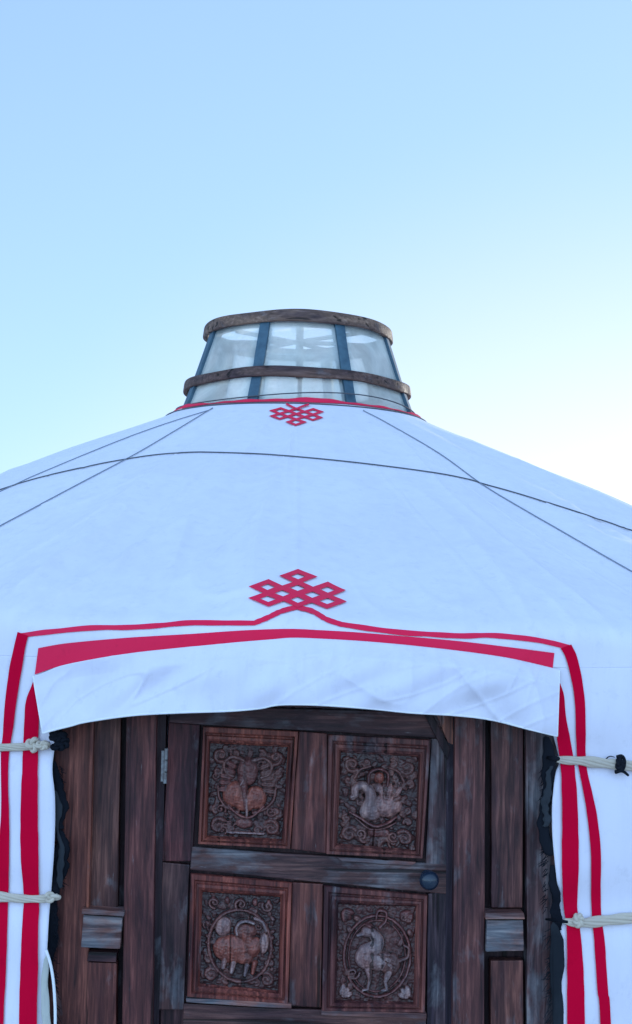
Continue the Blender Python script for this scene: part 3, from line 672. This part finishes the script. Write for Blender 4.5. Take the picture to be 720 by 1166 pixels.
OR = (2.4, 1.4, 1.15, -.35); BR = (1.35, .95, 1.0, -.05); PALE = (3.2, 2.9, 2.8, .55); GRE = (1.35, 1.15, 1.15, .06); SC = (1.2, .95, .98, -.05)
def panel(outer, inner, rl, label, mtint):
    e = bpy.data.objects.new('carved_panel', None); col.objects.link(e); e.parent = leaf; e['label'] = label
    moulding(outer, inner, e, mtint); build_relief(rl, inner, e)
# the parts of a carved panel would be a fourth level, so both meshes hang on the door itself
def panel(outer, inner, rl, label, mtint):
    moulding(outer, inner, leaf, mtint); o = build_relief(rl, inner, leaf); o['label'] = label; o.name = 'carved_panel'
def medallion(s, c, rx, ry, w, h, colr):
    t = np.linspace(0, 2*PI, 40); P = np.stack([c[0]+rx*np.cos(t), c[1]+ry*np.sin(t)], 1)
    for i in range(39): s.cap(P[i], P[i+1], w, w, h, colr)
# upper left: winged figure in leafy scrolls
r = Relief(); r.mirror_corners(.75, SC, seed=1)
for sx in (-1, 1):
    cx = .41
    r.poly([(cx+sx*.05, .16), (cx+sx*.17, .13), (cx+sx*.25, .2), (cx+sx*.23, .3), (cx+sx*.15, .34)], .026, .7, GRE, .016)
    for k in range(5): r.leaf((cx+sx*(.12+.012*k), .25+.055*k), .15, (0 if sx > 0 else PI)-sx*.5+sx*.16*k, .62, GRE if sx > 0 else BR, .26)
    r.poly([(cx+sx*.08, .72), (cx+sx*.2, .68), (cx+sx*.29, .58), (cx+sx*.31, .45)], .02, .65, SC, .014)
    r.spiral((cx+sx*.27, .70), .055, 1.2, .5, sx, .016, .6, SC)
r.ell((.41, .28), .115, .16, 0, .9, BR); r.ell((.41, .19), .06, .05, 0, .95, BR)
r.ell((.285, .53), .13, .15, .45, 1.05, OR); r.ell((.51, .56), .12, .13, -.3, 1.0, OR); r.ell((.40, .60), .14, .12, 0, .95, OR)
r.cap((.36, .35), (.41, .68), .055, .03, 1.08, BR); r.cap((.37, .37), (.34, .43), .018, .012, 1.2, PALE); r.cap((.41, .58), (.425, .75), .026, .016, 1.1, PALE)
r.poly([(.22, .66), (.32, .74), (.42, .775), (.5, .75), (.6, .65)], .017, .8, BR)
r.ell((.40, .84), .10, .06, 0, .6, BR); r.cap((.22, .945), (.62, .945), .013, .013, .55, PALE)
panel([(232, 827), (340, 832.5), (330.5, 966), (226, 960.5)], [(239.5, 846.5), (328, 851), (321, 956), (236, 952)], r, 'upper left carved panel with a rust coloured winged figure', (1.85, 1.15, 1.0, .02))
# upper right: swan like bird with curved neck
r = Relief(); r.mirror_corners(.8, GRE, seed=2)
r.poly([(.16, .45), (.17, .37), (.24, .345), (.31, .39), (.335, .48), (.31, .57), (.29, .63)], .042, 1.12, PALE, .075)
r.ell((.14, .475), .036, .03, .6, .9, PALE)
r.ell((.50, .54), .165, .13, -.12, 1.1, PALE); r.ell((.34, .61), .12, .11, 0, 1.05, PALE); r.cap((.36, .62), (.62, .45), .06, .04, .9, GRE)
for k in range(5): r.leaf((.47+.02*k, .47), .17, -PI/2+.25*(k-1.5), .8, GRE if k % 2 else PALE, .22)
r.poly([(.30, .33), (.31, .2), (.41, .15), (.50, .2), (.50, .33)], .017, .8, BR); r.ell((.41, .25), .055, .07, 0, .7, OR); r.ell((.40, .36), .035, .05, 0, .9, PALE)
r.poly([(.12, .64), (.22, .69), (.34, .76), (.42, .77), (.53, .72), (.60, .66)], .017, .85, BR); r.poly([(.18, .70), (.3, .79), (.38, .81), (.5, .78), (.6, .72)], .012, .7, SC)
for sx in (-1, 1):
    for k in range(6): r.leaf((.41+sx*.30, .28+.075*k), .085, (0 if sx > 0 else PI)+sx*(.5 if k % 2 else -.6)+PI, .6, GRE, .34)
    r.spiral((.41+sx*.17, .87), .055, 1.3, 1, sx, .016, .65, GRE); r.poly([(.41+sx*.1, .13), (.41+sx*.2, .17), (.41+sx*.26, .27)], .018, .6, GRE)
r.cap((.36, .84), (.5, .84), .05, .05, .45, BR)
d, _ = seg_d(r.X, r.Y, (.38, .80), (.375, 1.0)); r.H -= .5*np.clip(1-d/.009, 0, 1)
panel([(374, 836), (490.5, 842), (481, 977), (371.5, 972)], [(388.5, 857), (477, 862), (473, 968), (384, 961)], r, 'upper right carved panel with a pale curved neck bird', (1.15, .85, .9, .16))
# lower left: round bodied beast in a ring
r = Relief(); r.mirror_corners(.7, SC, top=False, seed=3)
medallion(r, (.41, .54), .33, .385, .020, .62, SC)
for k in range(3): r.spiral((.13+.28*k, .10), .06, 1.25, PI/2+k, 1 if k != 2 else -1, .018, .65, GRE); 
for k in range(5): r.leaf((.12+.145*k, .03), .08, PI/2, .6, BR, .3)
r.ell((.33, .585), .205, .155, -.08, 1.08, OR); r.ell((.45, .66), .11, .085, .2, .98, OR); r.ell((.55, .55), .085, .12, .35, .95, OR)
r.ell((.46, .38), .125, .10, -.2, .95, (1.7, 1.15, 1.05, -.1)); r.cap((.45, .40), (.52, .52), .06, .07, .95, OR); r.poly([(.38, .42), (.37, .36), (.40, .3), (.47, .27), (.55, .29)], .018, 1.05, PALE)
r.ell((.23, .35), .085, .11, .3, .72, PALE); r.ell((.66, .50), .055, .115, .1, .72, PALE); r.poly([(.56, .24), (.64, .27), (.68, .36)], .022, .7, PALE)
for x, y in ((.24, .74), (.33, .78), (.47, .80), (.55, .77)): r.cap((x+.02, y-.06), (x, y+.05), .032, .022, .85, PALE if x < .5 else OR)
for sx in (-1, 1):
    for k in range(6): r.leaf((.41+sx*.36, .25+.1*k), .06, (PI if sx > 0 else 0)+.7*(-1)**k, .5, GRE, .35)
d, _ = seg_d(r.X, r.Y, (.31, .33), (.315, .76)); r.H -= .35*np.clip(1-d/.008, 0, 1)
panel([(217.5, 994), (332.5, 1004.5), (328, 1143), (213.5, 1134)], [(230.5, 1016), (319.5, 1022), (316.5, 1129), (227.5, 1121)], r, 'lower left carved panel with a rust coloured beast in a ring', (1.8, 1.05, .95, .02))
# lower right: long necked deer in a ring
r = Relief(); r.M[..., :3] = (1.0, .72, .78)
for k in range(70): r.leaf((rng.uniform(0, .82), rng.uniform(0, 1)), rng.uniform(.05, .09), rng.uniform(0, 6), .2, (1.1, .8, .85, .0), .35)
medallion(r, (.42, .52), .35, .42, .016, .55, BR); medallion(r, (.42, .52), .30, .37, .009, .35, BR)
r.ell((.315, .27), .072, .062, -.1, 1.08, PALE); r.cap((.27, .285), (.205, .31), .030, .012, 1.0, PALE); r.ell((.33, .21), .05, .03, .3, .9, BR)
r.poly([(.36, .28), (.42, .36), (.39, .44), (.31, .49)], .052, 1.0, PALE, .10); r.ell((.31, .54), .125, .125, .1, 1.05, PALE)
r.ell((.45, .57), .165, .105, -.15, 1.0, PALE); r.ell((.56, .60), .11, .12, .25, 1.0, GRE)
for k in range(4): r.leaf((.42+.03*k, .50+.02*k), .16-.01*k, .1+.22*k, 1.12, PALE if k % 2 else GRE, .22)
r.cap((.33, .66), (.35, .76), .042, .022, .95, PALE); r.cap((.35, .76), (.33, .86), .021, .018, .9, PALE); r.cap((.33, .86), (.28, .875), .017, .013, .85, PALE)
r.cap((.55, .68), (.515, .78), .045, .022, .95, PALE); r.cap((.515, .78), (.53, .86), .021, .016, .9, PALE); r.cap((.53, .86), (.48, .875), .017, .013, .85, PALE)
r.poly([(.66, .56), (.74, .52), (.75, .43), (.70, .40)], .022, .75, GRE, .013)
r.poly([(.40, .13), (.42, .05), (.50, .06), (.50, .15), (.44, .22)], .014, .75, BR)
for x, y, a in ((.70, .14, 0), (.74, .24, 1), (.68, .34, 2), (.12, .66, 2), (.2, .72, 3), (.13, .80, 1.2), (.1, .22, 1), (.16, .12, .4)): r.leaf((x, y), .085, a, .65, GRE, .36)
r.spiral((.17, .70), .07, 1.3, 0, 1, .016, .6, GRE); r.spiral((.70, .12), .05, 1.2, 0, -1, .014, .6, GRE)
for (cx, cy, a) in ((.05, .94, -PI/4), (.77, .94, -3*PI/4), (.05, .06, PI/4), (.77, .06, 3*PI/4)):
    for k in (-1, 0, 1): r.leaf((cx, cy), .12, a+.55*k, .6, PALE if cy > .5 else BR, .3)
panel([(369, 1008), (486.5, 1019), (483.5, 1152), (366.5, 1150)], [(385.5, 1030), (474, 1032.5), (471, 1142), (383, 1140)], r, 'lower right carved panel with a pale long necked bird like creature', (1.25, .9, .95, .12))

# ---- knob, hinges, little bracket
def lathe(name, c, axis_prof, mat, parent, n=28, label=None):
    V = []; 
    for d, rr in axis_prof:
        for k in range(n): a = 2*PI*k/n; V.append((c[0]+rr*math.cos(a), c[1]-d, c[2]+rr*math.sin(a)))
    return part(name, V, grid_faces(n, len(axis_prof), True)+[tuple(range((len(axis_prof)-1)*n, len(axis_prof)*n))], mat, parent, True, label=label)
kc = on_plane([(487, 999)], YL-.004)[0]
kp = [(0, .021), (.004, .021), (.006, .016), (.008, .011), (.022, .011)]+[(.046-.024*math.cos(a), max(.0005, .028*math.sin(a))) for a in np.linspace(.42, PI, 14)]
lathe('knob', kc, kp, KNOB, leaf, label='dark round door knob')
def hinge(cx, y0, y1):
    a, b = on_plane([(cx+.6, y0), (cx-1.2, y1)], YF-.006); V, Fc = [], []
    for k in range(3):
        p = a+(b-a)*(k/3+.01); q = a+(b-a)*((k+1)/3-.02); tube(V, Fc, [p, q], .0055, 12)
    e = on_plane([(cx-5, y0+3), (cx, y0+3), (cx-1, y1-3), (cx-6, y1-3)], YF-.006)
    n0 = len(V); V += list(e+np.array([0, .001, 0]))+list(e+np.array([0, .0035, 0])); Fc += [(n0, n0+1, n0+2, n0+3), (n0+7, n0+6, n0+5, n0+4), (n0, n0+4, n0+5, n0+1), (n0+1, n0+5, n0+6, n0+2), (n0+2, n0+6, n0+7, n0+3), (n0+3, n0+7, n0+4, n0)]
    part('hinge', V, Fc, METAL, leaf, False)
hinge(189, 852, 893); hinge(178, 1235, 1276)
board('corner_brace', [(483, 812), (492, 812), (513, 852), (510, 866)], YL-.012, .012, WV, leaf, (.35, .35, .5, -.3), 4, bev=.002)
board('patch_plate', [(497, 814), (516, 815), (516, 848), (511, 846)], YL-.008, .010, WV, leaf, (1.8, 1.5, 1.3, .55), 5, bev=.0015, wob=1.5)

# =================================================================== ragged felt beside the frame
def rag(name, path, y, mat, seed, amp=.35, label=None, parent=yurt, n=70, sides=22, flat=.45):
    c = linear(path, n); c[:, 0] += (0 if c[0, 0] > 300 else -1.2); c[:, 2] *= .8; P = on_plane(c[:, :2], y); R = c[:, 2]/400; V, Fc = [], []; nz = Noise(seed, 18, 1, 5); r_ = np.random.default_rng(seed)
    for i in range(n):
        rr = R[i]*(1 if 0 < i < n-1 else .1)
        for k in range(sides):
            a = 2*PI*k/sides; aa = a if a < PI else 2*PI-a; w = max(.35, 1+amp*float(nz(np.array(i*.055), np.array(aa*.5)))*.62+amp*.28*float(nz(np.array(i*.19+9), np.array(1.3*aa)))+r_.normal(0, .025))
            V.append(P[i]+np.array([math.cos(a)*rr*w, math.sin(a)*rr*w*flat, 0]))
    for i in range(n-1):
        for k in range(sides): a = i*sides+k; b = i*sides+(k+1) % sides; Fc.append((a, b, b+sides, a+sides))
    return part(name, V, Fc, mat, parent, True, label=label)
rag('felt_lining', [(60, 866, 4), (64, 880, 7), (68, 895, 9), (70, 915, 9), (68, 930, 8), (66, 945, 8)], -2.79, FELT, 11)
rag('felt_lining', [(66, 940, 6), (70, 955, 10), (70, 985, 10), (67, 1005, 8), (64, 1020, 6)], -2.79, FELT, 12)
rag('felt_lining', [(64, 900, 3), (67, 915, 4.5), (66, 940, 4), (70, 965, 3), (69, 990, 4), (70, 1012, 3)], -2.803, GREYF, 13, .6)
rag('felt_lining', [(60, 1020, 8), (59, 1050, 9), (58, 1080, 9), (56, 1110, 8)], -2.79, FELT, 14, .25)
rag('felt_lining', [(54, 1088, 2), (53, 1110, 5), (53, 1140, 6), (54, 1170, 6), (53, 1260, 9), (50, 1390, 9)], -2.85, CREAM, 15, .35)
pl = on_plane(catmull([(52.5, 1082), (57, 1096), (60.5, 1115), (62.5, 1140), (63, 1170), (62, 1260), (60, 1390)], 60), -2.872)
V, Fc = [], []; tube(V, Fc, pl, .0042, 8); part('hem', V, Fc, HEMM)
rag('felt_lining', [(622, 838, 4), (624, 850, 6), (625, 866, 7), (624, 880, 8), (622, 900, 8), (622, 925, 9), (622, 950, 8), (626, 975, 7)], -2.79, FELT, 21, .4)
rag('felt_lining', [(629, 872, 3), (626, 880, 5), (624, 895, 4), (622, 920, 4.5), (621, 942, 4)], -2.803, GREYF, 22, .7)
rag('felt_lining', [(630, 985, 4), (631, 1010, 7), (634, 1040, 7), (636, 1060, 5)], -2.79, FELT, 23, .35)
rag('felt_lining', [(630, 1050, 3), (633, 1070, 6), (632, 1100, 8), (633, 1130, 7), (635, 1166, 8), (638, 1280, 8), (640, 1390, 8)], -2.795, GREYF, 24, .5)

def fibres(x0, y0, y1, side, n, mat, y=-2.80, seed=0, L=.016):
    r = np.random.default_rng(seed); V, Fc = [], []
    for k in range(n):
        p = on_plane([(x0+r.normal(0, 1.8), r.uniform(y0, y1))], y)[0]; a = r.uniform(-1., .9); l = L*r.uniform(.4, 1.3)
        d = np.array([side*math.cos(a), -.2, math.sin(a)-.5]); q = p+d*l*.5+np.array([0, 0, -.002]); e = p+d*l+np.array([0, 0, -.25*l])
        tube(V, Fc, [p, q, e], [.0013, .0010, .0004], 4, False)
    o = part('frayed_fibres', V, Fc, mat); o['kind'] = 'stuff'
fibres(68, 872, 1010, 1, 110, FELT, y=-2.785, seed=1); fibres(62, 1020, 1170, 1, 70, FELT, seed=2)
fibres(622, 868, 1040, -1, 120, FELT, y=-2.780, seed=3); fibres(627, 1050, 1170, -1, 60, GREYF, y=-2.780, seed=4)
# =================================================================== CROWN
crown = bpy.data.objects.new('crown', None); col.objects.link(crown); crown.parent = yurt
Z0, Z1, Z2 = 2.675, 2.825, 3.115; R0, R1, R2 = .60, .545, .452
def ring_band(name, rc, zc, hgt, thick, mat, wobble=.003, seed=0, tint=(1, 1, 1, 0), slope=-.12):
    n = 256; t = np.linspace(0, 2*PI, n, endpoint=False); V = []; sec = []
    for a in np.linspace(0, 2*PI, 20, endpoint=False):
        ca, sa = math.cos(a), math.sin(a); k = 5; sx = math.copysign(abs(ca)**(2/k), ca); sz = math.copysign(abs(sa)**(2/k), sa); sec.append((sx*thick/2, sz*hgt/2))
    w = wobble*(np.sin(t*3+seed)+.6*np.sin(t*7+2*seed)); 
    for i in range(n):
        for sx, sz in sec:
            rr = rc+sx+slope*sz+w[i]*.7; V.append((rr*math.sin(t[i]), -rr*math.cos(t[i]), zc+sz*(1+.05*math.sin(5*t[i]+seed))+w[i]))
    m = len(sec); Fc = []
    for i in range(n):
        for k in range(m): a = i*m+k; b = i*m+(k+1) % m; c = ((i+1) % n)*m+(k+1) % m; d = ((i+1) % n)*m+k; Fc.append((a, b, c, d))
    o = part(name, V, Fc, mat, crown, True, tint); return o
ring_band('hoop', R2+.016, Z2-.002, .058, .024, HOOP, .0025, 1.0)
ring_band('hoop', R1+.016, Z1+.003, .050, .024, HOOP, .0035, 2.0, (.75, .7, .75, 0))
ring_band('hoop', R2-.016, Z2-.034, .030, .022, WH, .001, 3, (.8, .8, .9, 0))
def cone_pane(name, a0, a1, ra, za, rb, zb, nseg=14):
    V = []; TN = []
    for k in range(7):
        t = k/6
        for i in range(nseg+1):
            u_ = i/nseg; a = a0+(a1-a0)*u_; rr = ra+(rb-ra)*t-.010*math.sin(PI*u_)*math.sin(PI*t); e_ = min(1, .30+min(u_, 1-u_)*4.2)*min(1, .45+min(t, 1-t)*3.2)*(.93+.07*float(nA(a*9, t*5))); TN.append((min(1, .22+e_*.82), min(1, .42+e_*.64), min(1, .58+e_*.46), 0))  # pane edges tinted darker: grime plus painted-in shade of hoops and ribs
            V.append((rr*math.sin(a), -rr*math.cos(a), za+(zb-za)*t))
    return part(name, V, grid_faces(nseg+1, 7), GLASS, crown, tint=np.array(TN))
ribs = [math.radians(2.5+45*k+22.5) for k in range(8)]
for k in range(8):
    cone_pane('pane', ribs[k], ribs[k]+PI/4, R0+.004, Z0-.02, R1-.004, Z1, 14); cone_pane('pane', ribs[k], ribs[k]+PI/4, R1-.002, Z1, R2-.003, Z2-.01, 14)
def rib(a, w=.060, th_=.014):
    pts_ = [(R0+.008, Z0-.02), (R1+.003, Z1), (R1-.018+.01, Z1+.10), (R2+.002, Z2-.01)]
    pts_ = [(R0+.011, Z0-.02), (R1+.0015, Z1), (R2+.0015, Z2-.012)]
    V, Fc = [], []; cs, sn = math.cos(a), math.sin(a)
    P = []
    for (ra, za), (rb, zb) in zip(pts_[:-1], pts_[1:]):
        for t in np.linspace(0, 1, 8)[:-1]: P.append((ra+(rb-ra)*t, za+(zb-za)*t))
    P.append(pts_[-1])
    for i, (rr, zz_) in enumerate(P):
        ww = w*(.84+.03*math.sin(i*.9+a*3)); 
        for sx, dy in ((-1, -.042), (-1, .009), (1, .009), (1, -.042)):
            tx = sx*ww/2; r_ = rr+dy; V.append((r_*sn+tx*cs, -r_*cs+tx*sn, zz_))
    for i in range(len(P)-1):
        for k in range(4): x = i*4+k; y = i*4+(k+1) % 4; Fc.append((x, y, y+4, x+4))
    Fc.append((0, 1, 2, 3)); m = (len(P)-1)*4; Fc.append((m+3, m+2, m+1, m))
    o = part('rib', V, Fc, BLUE, crown, False); b = o.modifiers.new('bevel', 'BEVEL'); b.width = .003; b.segments = 2; return o
for a in ribs: rib(a)
# cross spokes of the open smoke ring
V, Fc = [], []
for k in range(4):
    a = k*PI/4; tube(V, Fc, [(-(R2-.03)*math.sin(a), (R2-.03)*math.cos(a), Z2-.038-.003*k), (0, 0, Z2-.028-.003*k), ((R2-.03)*math.sin(a), -(R2-.03)*math.cos(a), Z2-.038-.003*k)], .011, 8)
part('spokes', V, Fc, WH, crown)
V, Fc = [], []; am = math.radians(1.0)
for (rr, zz_) in ((R1-.018, Z1-.02), (R2-.018, Z2-.03)):
    for sx, dy in ((-1, -.02), (-1, 0), (1, 0), (1, -.02)): V.append(((rr+dy)*math.sin(am)+sx*.017, -(rr+dy), zz_))
for k in range(4): Fc.append((k, (k+1) % 4, (k+1) % 4+4, k+4))
part('mullion', V, Fc, HOOP, crown, False)
V, Fc = [], []; tube(V, Fc, [(.015, .05, 1.2), (.015, .05, 2.2), (.013, .05, Z2-.045)], .011, 10); part('stove_rod', V, Fc, WH, crown)
V, Fc = [], []; tube(V, Fc, [(.115, .45, 2.55), (.11, .45, 2.80)], .022, 10); part('rafter_end', V, Fc, HOOP, crown, tint=(2.2, 1.7, 1.2, 0))

# =================================================================== LIGHT
SUN_EL, SUN_AZ = math.radians(7.5), math.radians(34)     # azimuth from +Y towards +X: behind and to the right
sd = np.array([math.sin(SUN_AZ)*math.cos(SUN_EL), math.cos(SUN_AZ)*math.cos(SUN_EL), math.sin(SUN_EL)])
L = bpy.data.lights.new('sun', 'SUN'); L.energy = 2.0; L.angle = math.radians(.5); L.color = (1, .93, .82)
lo_ = bpy.data.objects.new('sun', L); col.objects.link(lo_); lo_.rotation_euler = Vector(-sd).to_track_quat('-Z', 'Y').to_euler()
w = bpy.data.worlds.new('World'); sc.world = w; w.use_nodes = True; nt = w.node_tree; bg = nt.nodes['Background']
sky = nt.nodes.new('ShaderNodeTexSky'); sky.sky_type = 'NISHITA'; sky.sun_disc = False; sky.sun_elevation = SUN_EL; sky.sun_rotation = SUN_AZ
sky.altitude = 1200; sky.air_density = 1.0; sky.dust_density = .6; sky.ozone_density = 1.0
gm_ = nt.nodes.new('ShaderNodeGamma'); gm_.inputs[1].default_value = .36; nt.links.new(sky.outputs[0], gm_.inputs[0])   # hazy, washed-out morning sky
bgc = mixc(nt, 'MULTIPLY', 1.0, gm_.outputs[0], (2.52, 3.47, 4.75)); gd = vmath(nt, 'DOT_PRODUCT', nt.nodes.new('ShaderNodeTexCoord').outputs['Generated'], (-.15, -.98, -.06))
dp = nt.nodes[-1].outputs['Value']; mr = nt.nodes.new('ShaderNodeMapRange'); mr.interpolation_type = 'SMOOTHSTEP'
mr.inputs[1].default_value = -.25; mr.inputs[2].default_value = .75; mr.inputs[3].default_value = 1.0; mr.inputs[4].default_value = 2.25; nt.links.new(dp, mr.inputs[0])
vmath(nt, 'DOT_PRODUCT', nt.nodes.new('ShaderNodeTexCoord').outputs['Generated'], (.206, .969, -.139)); dp2 = nt.nodes[-1].outputs['Value']
mr2 = nt.nodes.new('ShaderNodeMapRange'); mr2.interpolation_type = 'SMOOTHSTEP'; mr2.inputs[1].default_value = .87; mr2.inputs[2].default_value = .985; nt.links.new(dp2, mr2.inputs[0])
bgc = mixc(nt, 'MIX', mr2.outputs[0], bgc, mixc(nt, 'MULTIPLY', 1.0, bgc, (1.38, 1.09, 1.02)))      # haze glow over the sunrise
vs = nt.nodes.new('ShaderNodeVectorMath'); vs.operation = 'SCALE'; nt.links.new(bgc, vs.inputs[0]); nt.links.new(mr.outputs[0], vs.inputs[3])   # added sky boost behind the viewer, out of view, to brighten the canvas
nt.links.new(vs.outputs[0], bg.inputs[0]); bg.inputs[1].default_value = .15
sc.view_settings.view_transform = 'Standard'; sc.view_settings.look = 'None'; sc.view_settings.exposure = 0; sc.view_settings.gamma = 1
